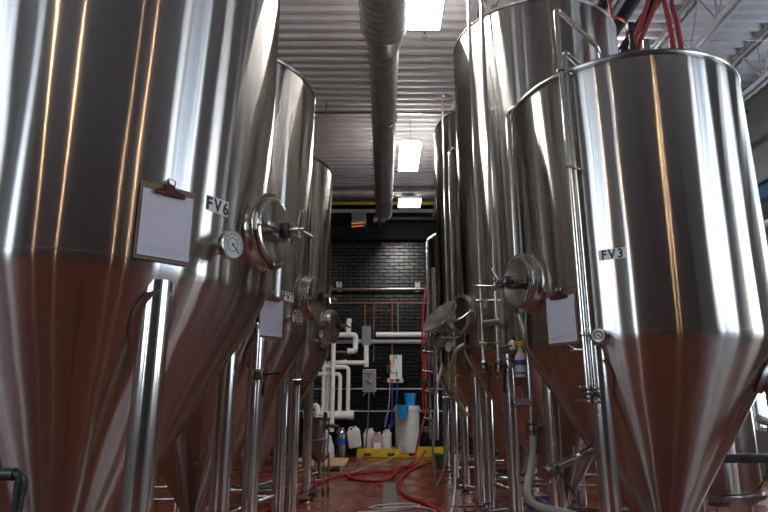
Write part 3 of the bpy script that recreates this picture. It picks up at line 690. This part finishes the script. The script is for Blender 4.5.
hose('white_hose', 'thin white hose trailing across the floor from the chemical barrel', [(.36, 12.5, .35), (.25, 12.2, .1), (.05, 11.8, .012), (-.15, 11.3, .012), (-.35, 10.5, .012), (-.65, 9.6, .012), (-1.0, 9.0, .012), (-1.3, 8.4, .012)], .011, 'clearhose')
hose('purple_hose', 'thin violet hose dropping from the wall box to the floor', [(-.33, 12.9, 1.32), (-.34, 12.85, .9), (-.37, 12.8, .4), (-.41, 12.7, .05), (-.46, 11.9, .014), (-.5, 11.0, .014), (-.55, 9.9, .014), (-.75, 9.3, .014), (-1.1, 8.8, .014)], .014, 'purplehose')
hose('blue_hose', 'blue hose hanging from the dosing board, left one', [(.18, 13.0, 1.6), (.18, 13.0, 1.1), (.16, 12.98, .7), (.05, 12.95, .5), (.02, 12.95, .75), (.1, 12.95, .9)], .013, 'bluehose')
hose('blue_hose', 'blue hose hanging from the dosing board, right one', [(.29, 13.0, 1.6), (.28, 13.0, 1.2), (.25, 13.0, .8), (.12, 12.97, .55), (.1, 12.97, .65)], .013, 'bluehose')
hose('clear_hose', 'thin clear hose from the dosing board down to the white jugs', [(.13, 12.98, 1.6), (.12, 12.95, 1.2), (.07, 12.9, .8), (.02, 12.8, .6)], .009, 'clearhose')
hose('grey_hose', 'fat grey hose hanging from the valve left of FV3', [(.985, 3.95, .96), (.98, 3.94, .84), (.95, 3.92, .74), (.915, 3.88, .66), (.91, 3.86, .60), (.95, 3.85, .55), (1.06, 3.84, .52), (1.22, 3.82, .48), (1.38, 3.75, .36), (1.45, 3.6, .18), (1.45, 3.45, .035)], .026, 'greyhose')
hose('yellow_hose', 'yellowish clear hose bowing down from port under the open hatch', [(.72, 5.20, 1.67), (.64, 5.15, 1.60), (.60, 5.14, 1.42), (.63, 5.12, 1.2), (.72, 5.08, 1.05)], .017, 'yellowhose')
hose('grey_hose', 'thin grey hose looping from third right tank to the floor', [(.69, 6.9, 1.6), (.60, 6.8, 1.2), (.56, 6.8, .7), (.57, 6.9, .3), (.62, 7.0, .25), (.70, 6.9, .5), (.74, 6.9, .9)], .014, 'greyhose')
hose('grey_hose', 'thin pale hose reaching from right legs down onto the floor', [(.78, 6.6, .6), (.76, 6.5, .35), (.70, 6.3, .1), (.60, 6.2, .014), (.45, 6.3, .014)], .012, 'clearhose')
hose('red_hose', 'left of the two red hoses slanting up from FV3 top centre', [(1.8, 3.72, 3.5), (1.884, 3.8, 3.786), (2.18, 4.2, 4.3), (2.473, 4.6, 4.816), (2.62, 4.85, 5.2), (2.65, 5.0, 5.7)], .020, 'redhose', group='red hoses above FV3')
hose('red_hose', 'right of the two red hoses slanting up from FV3 top centre', [(1.85, 3.7, 3.48), (1.93, 3.8, 3.786), (2.245, 4.2, 4.3), (2.558, 4.6, 4.816), (2.78, 4.85, 5.2), (2.84, 5.0, 5.7)], .020, 'redhose', group='red hoses above FV3')
hose('red_hose', 'left strand of the zip-tied red hoses above the right of FV3', [(2.12, 3.7, 3.4), (2.185, 3.8, 3.768), (2.41, 4.2, 4.3), (2.623, 4.6, 4.816), (2.86, 4.95, 5.2), (2.86, 5.1, 5.7)], .020, 'redhose', group='red hoses above FV3')
hose('red_hose', 'right strand of the zip-tied red hoses above the right of FV3', [(2.18, 3.7, 3.38), (2.245, 3.8, 3.768), (2.475, 4.2, 4.3), (2.7, 4.6, 4.816), (3.1, 4.95, 5.2), (3.12, 5.1, 5.7)], .020, 'redhose', group='red hoses above FV3')
hose('red_hose', 'red cable curling off the tall tank onto the black relief valve', [(1.83, 3.75, 3.95), (1.817, 3.8, 4.02), (1.775, 3.85, 4.08), (1.79, 3.9, 4.2), (1.86, 4.1, 4.6), (1.95, 4.3, 5.1), (1.98, 4.4, 5.85)], .011, 'redhose')
# black insulated ducts over the right row
for x, lb, rr_, zz_ in ((2.34, 'left', .06, 5.27), (2.71, 'middle', .085, 5.42), (2.98, 'right', .06, 5.42)):
    tag(MB().rod((x, 2.5, zz_), (x, 13.1, zz_), rr_, 28).build('black_duct', M['blackduct']), lb + 'most of three black ducts above the right tanks' if lb != 'middle' else 'middle one of three black ducts above the right tanks', 'duct', 'black ducts')
# right wall steelwork seen past FV3
t = thing('blue_beam', 'blue painted steel beam high on the right wall past FV3', 'beam')
MB().box((5.6, 7.5, 4.15), (.1, 11, .22)).box((5.6, 7.5, 4.26), (.2, 11, .02)).box((5.6, 7.5, 4.04), (.2, 11, .02)).build('beam_web', M['bluesteel'], t, smooth=False)
for z, lb in ((3.75, 'upper'), (3.35, 'lower')):
    tag(MB().rod((5.75, 2, z), (5.75, 13, z), .05).build('wall_pipe', M['pvc']), lb + ' white pipe running along the right wall past FV3', 'pipe', 'white pipes on the right wall')
# ------------------------------------------------------------ far wall equipment
def ppipe(pts, r, name, label, mat='pvc', fr=.07, cat='pipe', fittings=()):
    t = thing(name, label, cat); MB().tube(fillet(pts, fr), r, 16).build('pipe_run', M[mat], t)
    for p, d in fittings: MB().rod(Vector(p) - Vector(d) * .045, Vector(p) + Vector(d) * .045, r * 1.22, 18, .006).build('coupling', M[mat], t)
    return t
Yw = 13.0
t = ppipe([(-2.6, Yw, 3.65), (.98, Yw, 3.65)], .045, 'steel_pipe', 'brownish steel pipe crossing the black brick wall on white clamps', 'cast')
for x in (-1.05, .78): MB().box((x - .04, Yw + .08, 3.72), (.03, .22, .2)).box((x + .04, Yw + .08, 3.72), (.03, .22, .2)).box((x, Yw + .175, 3.72), (.11, .03, .2)).build('pipe_clamp', M['white'], t, smooth=False)
tag(MB().rod((-2.6, Yw + .08, 3.34), (1.2, Yw + .08, 3.34), .016).build('copper_pipe', M['copper']), 'thin copper pipe running across the far wall below the steel pipe', 'pipe')
for x, z1, lb in ((-.44, 2.78, 'above the grey box'), (-.232, 2.0, 'just right of the grey box'), (.186, 2.15, 'above the dosing board')):
    t = thing('copper_drop', 'copper drop pipe with red sleeve ' + lb, 'pipe', group='copper drops')
    MB().rod((x, Yw + .08, 3.34), (x, Yw + .08, z1), .012).build('pipe_run', M['copper'], t)
    MB().rod((x, Yw + .08, 3.14), (x, Yw + .08, 3.24), .022).build('sleeve', M['red'], t)
tag(MB().rod((.325, Yw + .08, 3.36), (.325, Yw + .08, 2.6), .008).build('steel_rod', M['joist']), 'thin pale rod hanging from the copper pipe above white pipe', 'rod')
tag(MB().box((-.40, Yw + .05, 2.57), (.21, .18, .44), bev=.02).build('junction_box', M['greybox'], smooth=False), 'grey junction box among the white pipes on the far wall', 'box')
ppipe([(-.18, Yw - .02, 2.60), (1.6, Yw - .02, 2.60)], .058, 'insulated_pipe', 'thick white insulated pipe on far wall right of grey box')
ppipe([(-2.4, Yw + .07, 2.45), (1.6, Yw + .07, 2.45)], .05, 'insulated_pipe', 'long dull white pipe low behind the grey box', 'joist')
ppipe([(-.40, Yw - .0, 2.36), (-.40, Yw, 1.88)], .055, 'insulated_pipe', 'short white vertical pipe under the grey box')
ppipe([(-.42, Yw - .03, 1.97), (-1.25, Yw - .03, 1.97), (-1.25, Yw - .03, .9)], .05, 'insulated_pipe', 'white pipe with round flange ending below the grey box', fittings=(((-.88, Yw - .03, 1.97), (1, 0, 0)),))
ppipe([(-1.2, Yw - .12, 2.58), (-.64, Yw - .12, 2.58), (-.64, Yw - .12, 2.22), (-.82, Yw - .12, 2.22)], .06, 'white_elbow_pipe', 'white elbow pipe bending back left of the grey box', fittings=(((-.79, Yw - .12, 2.60), (1, 0, 0)),))
ppipe([(-.80, Yw - .12, 2.58), (-.80, Yw - .12, 2.90)], .055, 'pipe_stub', 'short capped white pipe stub standing above the elbow pipe', fittings=(((-.80, Yw - .12, 2.90), (0, 0, 1)),))
ppipe([(-.8, Yw - .12, 2.2), (-1.2, Yw - .12, 2.2)], .022, 'brass_nipple', 'small brass fitting joining the elbow pipe to the left', 'copper', fittings=(((-.95, Yw - .12, 2.2), (1, 0, 0)),))
ppipe([(-1.12, Yw - .25, .50), (-1.12, Yw - .25, 2.55), (-1.3, Yw - .25, 2.95), (-1.5, Yw - .25, 2.95)], .05, 'white_pipe', 'tallest white vertical pipe at left of the far wall')
for i, (x, z, x0, lb) in enumerate(((-.97, 1.72, -1.5, 'inner hooped white pipe ending in the low manifold'), (-.79, 1.87, -1.5, 'outer hooped white pipe ending in the low manifold'), (-1.33, 2.1, -1.7, 'white pipe nearest the left tanks above the manifold'))):
    ppipe([(x0, Yw - .12, z), (x, Yw - .12, z), (x, Yw - .12, .86)], .045, 'white_pipe', lb, fr=.09)
ppipe([(-1.75, Yw - .12, .84), (-.66, Yw - .12, .84)], .085, 'pipe_manifold', 'thick horizontal white pipe manifold low on the far wall', fittings=(((-.72, Yw - .12, .84), (1, 0, 0)),))
ppipe([(-1.42, Yw - .3, .62), (-1.42, Yw - .3, 1.0), (-1.5, Yw - .2, 1.05)], .06, 'pipe_bend', 'short white bent pipe end by the thick manifold')
tag(MB().rod((-3.5, Yw + .1, 1.40), (4.5, Yw + .1, 1.40), .018).build('wall_conduit', M['joist']), 'thin pale conduit crossing the black wall behind the steel box', 'conduit')
# steel control box
t = thing('control_box', 'small stainless mixing station box on the far wall', 'box', (-.33, Yw + .02, 1.58))
MB().box((0, .05, 0), (.30, .14, .50), bev=.01).build('box_body', M['panelbox'], t, smooth=False)
b = MB(); b.rod((-.09, -.05, .17), (.1, -.05, .17), .016); b.rod((0, -.05, .17), (0, -.06, -.08), .014); b.lathe([(0, 0), (.045, 0), (.045, .03), (0, .03)], 20, Matrix.Translation((0, -.03, -.03)) @ OUT); b.rod((-.07, -.05, .02), (.07, -.05, -.02), .012); b.build('valve_piping', M['cast'], t)
b = MB().rod((-.08, .02, -.25), (-.12, -.02, -.33), .012).rod((.08, .02, -.25), (.12, -.02, -.33), .012).rod((.15, 0, .06), (.24, -.02, .05), .012); b.build('hose_stub', M['cast'], t)
# dosing board
t = thing('dosing_board', 'white chemical dosing board with gauges and stickers on far wall', 'board', (.25, Yw + .1, 1.55))
MB().box((.02, 0, .34), (.27, .02, .52), bev=.004).build('back_plate', M['sticker'], t, smooth=False)
MB().box((0, -.05, .03), (.36, .14, .1), bev=.02).build('tray', M['milky'], t)
for x, m in ((-.08, 'red'), (.05, 'ink')): MB().box((x, -.124, .035), (.085, .004, .065)).build('sticker', M[m], t, smooth=False)
MB().box((-.10, -.02, .42), (.03, .03, .12), bev=.004).build('indicator', M['red'], t); MB().box((-.10, -.02, .31), (.03, .03, .06), bev=.004).build('indicator', M['yellow'], t); MB().box((-.10, -.02, .24), (.03, .03, .05), bev=.004).build('indicator', M['green'], t)
b = MB().tube(fillet([(-.14, -.03, .36), (-.17, -.04, .36), (-.17, -.04, .22), (.05, -.04, .2)], .03), .008).rod((.04, -.03, .12), (.04, -.03, .26), .012).tube(fillet([(-.03, -.03, .6), (-.03, -.03, .36), (-.14, -.03, .36)], .03), .008); b.build('feed_tubing', M['copper'], t)
MB().lathe([(0, 0), (.03, 0), (.03, .02), (0, .02)], 20, Matrix.Translation((.02, -.01, .55)) @ OUT).build('dial', M['greybox'], t)

# spill trays
for x, lb in ((-.10, 'yellow spill tray under the white jugs'), (.85, 'yellow spill tray under the big white barrel')):
    t = thing('spill_tray', lb, 'tray', (x, 12.85, 0), group='yellow spill trays')
    b = MB(); L, D_, H_ = .93, .46, .17
    b.box((0, 0, .06), (L, D_, .04)); b.box((0, -D_ / 2, H_ / 2), (L, .03, H_), bev=.008); b.box((0, D_ / 2, H_ / 2), (L, .03, H_)); b.box((-L / 2, 0, H_ / 2), (.03, D_, H_)); b.box((L / 2, 0, H_ / 2), (.03, D_, H_))
    b.build('tray_body', M['yellow'], t, smooth=False)
    for k in (-.25, .25): MB().box((k, -D_ / 2 - .016, .05), (.16, .006, .06)).build('fork_slot', M['rubber'], t, smooth=False)
# barrel
t = thing('chemical_barrel', 'big white plastic barrel standing in the right yellow tray', 'barrel', (.50, 12.82, .08))
MB().lathe([(0, 0), (.235, 0), (.25, .02), (.255, .3), (.262, .6), (.27, .86), (.285, .87), (.285, .91), (.27, .92), (.0, .92)], 48, cap=False).build('barrel_body', M['milky'], t)
MB().lathe([(.272, .92), (.272, .95), (.25, .96), (.0, .965)], 48, cap=False).build('barrel_lid', M['milky'], t)
b = MB(); b.box((0, -.264, .62), (.16, .006, .05)); b.build('printed_label', M['sticker'], t, smooth=False)
def bucket(label, loc, h=.26, r=.13, mat='blue', tilt=0.):
    t = thing('bucket', label, 'bucket', loc, group=None); t.rotation_euler.y = tilt
    MB().lathe([(0, 0), (r * .78, 0), (r * .98, h), (r * 1.06, h), (r * 1.06, h - .02), (r * 1.0, h - .02), (r * .74, .012), (0, .012)] if False else [(0, 0), (r * .78, 0), (r * .97, h - .03), (r * 1.05, h - .03), (r * 1.05, h), (r * .95, h), (r * .74, .012), (0, .012)], 36, cap=False).build('bucket_body', M[mat], t)
    MB().tube([(r * 1.03 * math.cos(a), -.02 - r * .55 * math.sin(a), h - .02 - r * .9 * math.sin(a)) for a in [PI * k / 14 for k in range(15)]], .004, 6).build('bail_handle', M['cast'], t); return t
bucket('blue bucket sitting on top of the white barrel', (.57, 12.80, 1.045))
bucket('blue bucket hanging on the front of the white barrel', (.375, 12.42, .80), tilt=.06)
bucket('green bucket on the floor in the shadow of right tanks', (1.02, 10.6, 0), .24, .12, 'green')
t = thing('blue_tub', 'low blue tub on the floor behind the fat grey hose', 'tub', (1.72, 6.45, .0))
MB().lathe([(0, .0), (.19, .0), (.22, .15), (.235, .15), (.235, .165), (.21, .165), (.18, .012), (0, .012)], 36, cap=False).build('tub_body', M['bluehose'], t)
MB().torus(.23, .012, Matrix.Translation((0, 0, .16)), 36, 8).build('tub_rim', M['white'], t)
def jug(label, loc, w_, d, h, mat, rotz=0, tilt=0., cap='red', extra=None):
    t = thing('jug', label, 'jug', loc, rotz, group='chemical jugs in the yellow tray'); t.rotation_euler.y = tilt
    b = MB().box((0, 0, h * .42), (w_, d, h * .84), bev=.035); b.lathe([(.09, h * .8), (.07, h * .90), (.035, h * .93), (.035, h)], 20, Matrix.Translation((w_ * .15, 0, 0)) @ Matrix.Scale(d / .25, 4, (0, 1, 0)))
    b.build('jug_body', M[mat], t)
    MB().tube(fillet([(-w_ * .35, 0, h * .8), (-w_ * .3, 0, h * .97), (w_ * .05, 0, h * .95)], .04), .016).build('handle', M[mat], t)
    MB().rod((w_ * .15, 0, h * .97), (w_ * .15, 0, h * 1.03), .036, 20, .004).build('cap', M[cap], t)
    if extra: MB().box((0, -d / 2 - .003, h * .36), (w_ * .6, .006, h * .3)).build('label_sticker', M[extra], t, smooth=False)
    return t
jug('white jug with red cap leaning at the left end of tray', (-.60, 12.62, .19), .27, .24, .43, 'milky', tilt=-.14)
jug('translucent grey-white jug behind the leaning one', (-.32, 12.95, .08), .26, .24, .47, 'milky', cap='white')
jug('jug of pinkish liquid with a dark label', (-.14, 12.78, .08), .24, .22, .40, 'amber', cap='white', extra='sticker')
jug('white jug beside the big barrel', (.06, 12.90, .08), .2, .24, .45, 'milky', cap='white')
t = thing('steel_canister', 'tall stainless canister standing on the floor by far wall', 'canister', (-.90, 12.65, 0))
MB().lathe([(0, 0), (.11, 0), (.115, .02), (.115, .48), (.10, .53), (.06, .56), (.06, .6), (0, .6)], 36, cap=False).build('canister_body', M['steel2'], t)
MB().lathe([(.117, .25), (.117, .37)], 36, cap=False).build('blue_band', M['bluehose'], t)
tag(MB().lathe([(0, 0), (.11, 0), (.12, .06), (.10, .25), (.05, .38), (.04, .45), (0, .46)], 24, Matrix.Translation((-1.13, 12.3, 0)), cap=False).build('plastic_sack', M['milky']), 'crumpled white plastic bag beside the steel canister', 'bag')
# pallet
t = thing('wooden_pallet', 'pale wooden pallet lying on the floor behind the left legs', 'pallet', (-1.12, 10.45, 0))
for k in range(6): MB().box((0, -.5 + .2 * k, .125), (.95, .17, .02), bev=.002).build('deck_board', M['wood'], t, smooth=False)
for k in range(3): MB().box((-.42 + .42 * k, 0, .07), (.05, 1.18, .09)).build('stringer', M['wood'], t, smooth=False)
for k in range(3): MB().box((0, -.5 + .5 * k, .013), (.95, .12, .02)).build('bottom_board', M['wood'], t, smooth=False)
# small vessel on casters
t = thing('filter_vessel', 'small upright steel vessel on caster legs with a red strap', 'vessel', (-.83, 7.75, 0))
MB().lathe([(0, .40), (.05, .40), (.105, .45), (.115, .49), (.115, .92), (.105, .94), (0, .96)], 40, cap=False).build('vessel_body', M['steel2'], t)
MB().rod((0, 0, .2), (0, 0, .42), .03).rod((0, 0, .28), (-.16, -.04, .24), .025).build('drain_pipe', M['cast'], t)
MB().lathe([(.128, .93), (.128, .955), (0, .96)], 40, cap=False).build('vessel_lid', M['cast'], t)
for a in (0, 120, 240):
    p = azn(a + 20) * .11; MB().box((p.x, p.y, .985), (.03, .03, .07), bev=.006).rod((p.x * 1.3, p.y * 1.3, .93), (p.x * 1.3, p.y * 1.3, 1.02), .008).build('lid_clamp', M['cast'], t)
MB().torus(.03, .01, Matrix.Translation((0, 0, .985)), 20, 8).build('lid_ring', M['yellow'], t)
MB().torus(.117, .009, Matrix.Translation((0, 0, .68)), 36, 8).build('red_strap', M['redhose'], t)
b = MB().rod((.1, -.03, .86), (.24, -.06, .84), .022); clamp(b, (.16, -.045, .85), (1, -.2, -.1), .034); b.build('side_valve', M['cast'], t)
for a in (60, 150, 240, 330):
    p = azn(a) * .13; l = MB().rod((p.x, p.y, .09), (p.x, p.y, .52), .012).build('leg', M['steel2'], t)
    MB().rod((p.x - .012, p.y, .037), (p.x + .012, p.y, .037), .036, 20, .004).box((p.x, p.y, .075), (.035, .04, .03)).build('caster', M['rubber'], l)
# spray bottle hanging between the right tanks
t = thing('spray_bottle', 'white spray bottle with blue label hung left of FV3', 'bottle', (1.005, 4.36, 1.30))
t.location = (1.015, 4.30, 1.35)
MB().lathe([(0, 0), (.038, 0), (.042, .01), (.042, .13), (.030, .17), (.014, .19), (.014, .215), (0, .215)], 28, cap=False).build('bottle_body', M['milky'], t)
MB().lathe([(.0428, .02), (.0428, .035)], 28, cap=False).lathe([(.0428, .085), (.0428, .125)], 28, cap=False).build('blue_label', M['bluehose'], t)
MB().box((-.01, 0, .25), (.075, .025, .03), bev=.006).rod((0, 0, .21), (0, 0, .245), .016).box((-.035, 0, .225), (.01, .015, .05), bev=.003).build('spray_head', M['yellow'], t)
# floor drain
b = MB(); b.box((.075, 7.0, .003), (.155, 3.7, .008)); dr = tag(b.build('floor_drain', M['grate'], smooth=False), 'long slotted steel drain grate set in the red floor', 'drain')
for s in (-1, 1): MB().box((.075 + s * .085, 7.0, .004), (.012, 3.74, .012)).build('drain_frame', M['drain'], dr, smooth=False)
# transfer pipe with ball valve on the floor by the tall tank's legs
t = thing('transfer_valve', 'steel valve with black lever lying at foot of right legs', 'valve', (.74, 5.25, .0))
b = MB().rod((-.12, -.02, .24), (.36, .10, .27), .018); clamp(b, (-.05, 0, .245), (1, .2, 0), .036); clamp(b, (.05, .02, .25), (1, .2, 0), .036); b.rod((0, .01, .2), (0, .01, .0), .02); b.build('valve_body', M['cast'], t)
MB().box((-.06, 0, .30), (.20, .022, .012), bev=.004).build('lever', M['black'], t)
# black drain stand pipe at lower left
t = thing('black_standpipe', 'black pipe with elbow at lower left in front of FV6', 'pipe')
MB().tube(fillet([(-.955, 1.6, 0), (-.955, 1.6, 1.005), (-1.9, 1.6, 1.005)], .02), .0125, 14).build('pipe_run', M['black'], t)
MB().rod((-.955, 1.6, .955), (-.955, 1.6, .99), .016).rod((-1.01, 1.6, 1.005), (-.975, 1.6, 1.005), .016).build('elbow_fitting', M['black'], t)
# right edge: black arm and pale grey spout beside the serving tank
t = thing('pump_arm', 'black bracket arm projecting at lower right beyond FV3', 'bracket', (2.77, 4.85, -.10))
MB().box((.3, 0, .83), (.7, .06, .07), bev=.01).box((.6, 0, .45), (.05, .05, .7)).build('arm_body', M['black'], t, smooth=False)
tag(MB().tube(spline([(3.05, 4.80, .72), (3.0, 4.76, .60), (2.9, 4.76, .50), (2.8, 4.76, .47), (2.65, 4.8, .46)], 6), .006, 6).build('cable', M['black']), 'thin black cable drooping below the black arm', 'cable')
t = thing('grey_spout', 'pale grey spout with black collar at the right edge', 'spout', (2.90, 4.6, 1.03))
MB().rod((0, 0, .02), (.16, .02, -.04), .034, 20, .008).build('spout_body', M['joist'], t); MB().rod((.15, .02, -.04), (.19, .02, -.06), .04).build('collar', M['rubber'], t); MB().rod((.1, .02, -.02), (.12, .1, -1.03), .02).build('spout_stand', M['cast'], t)
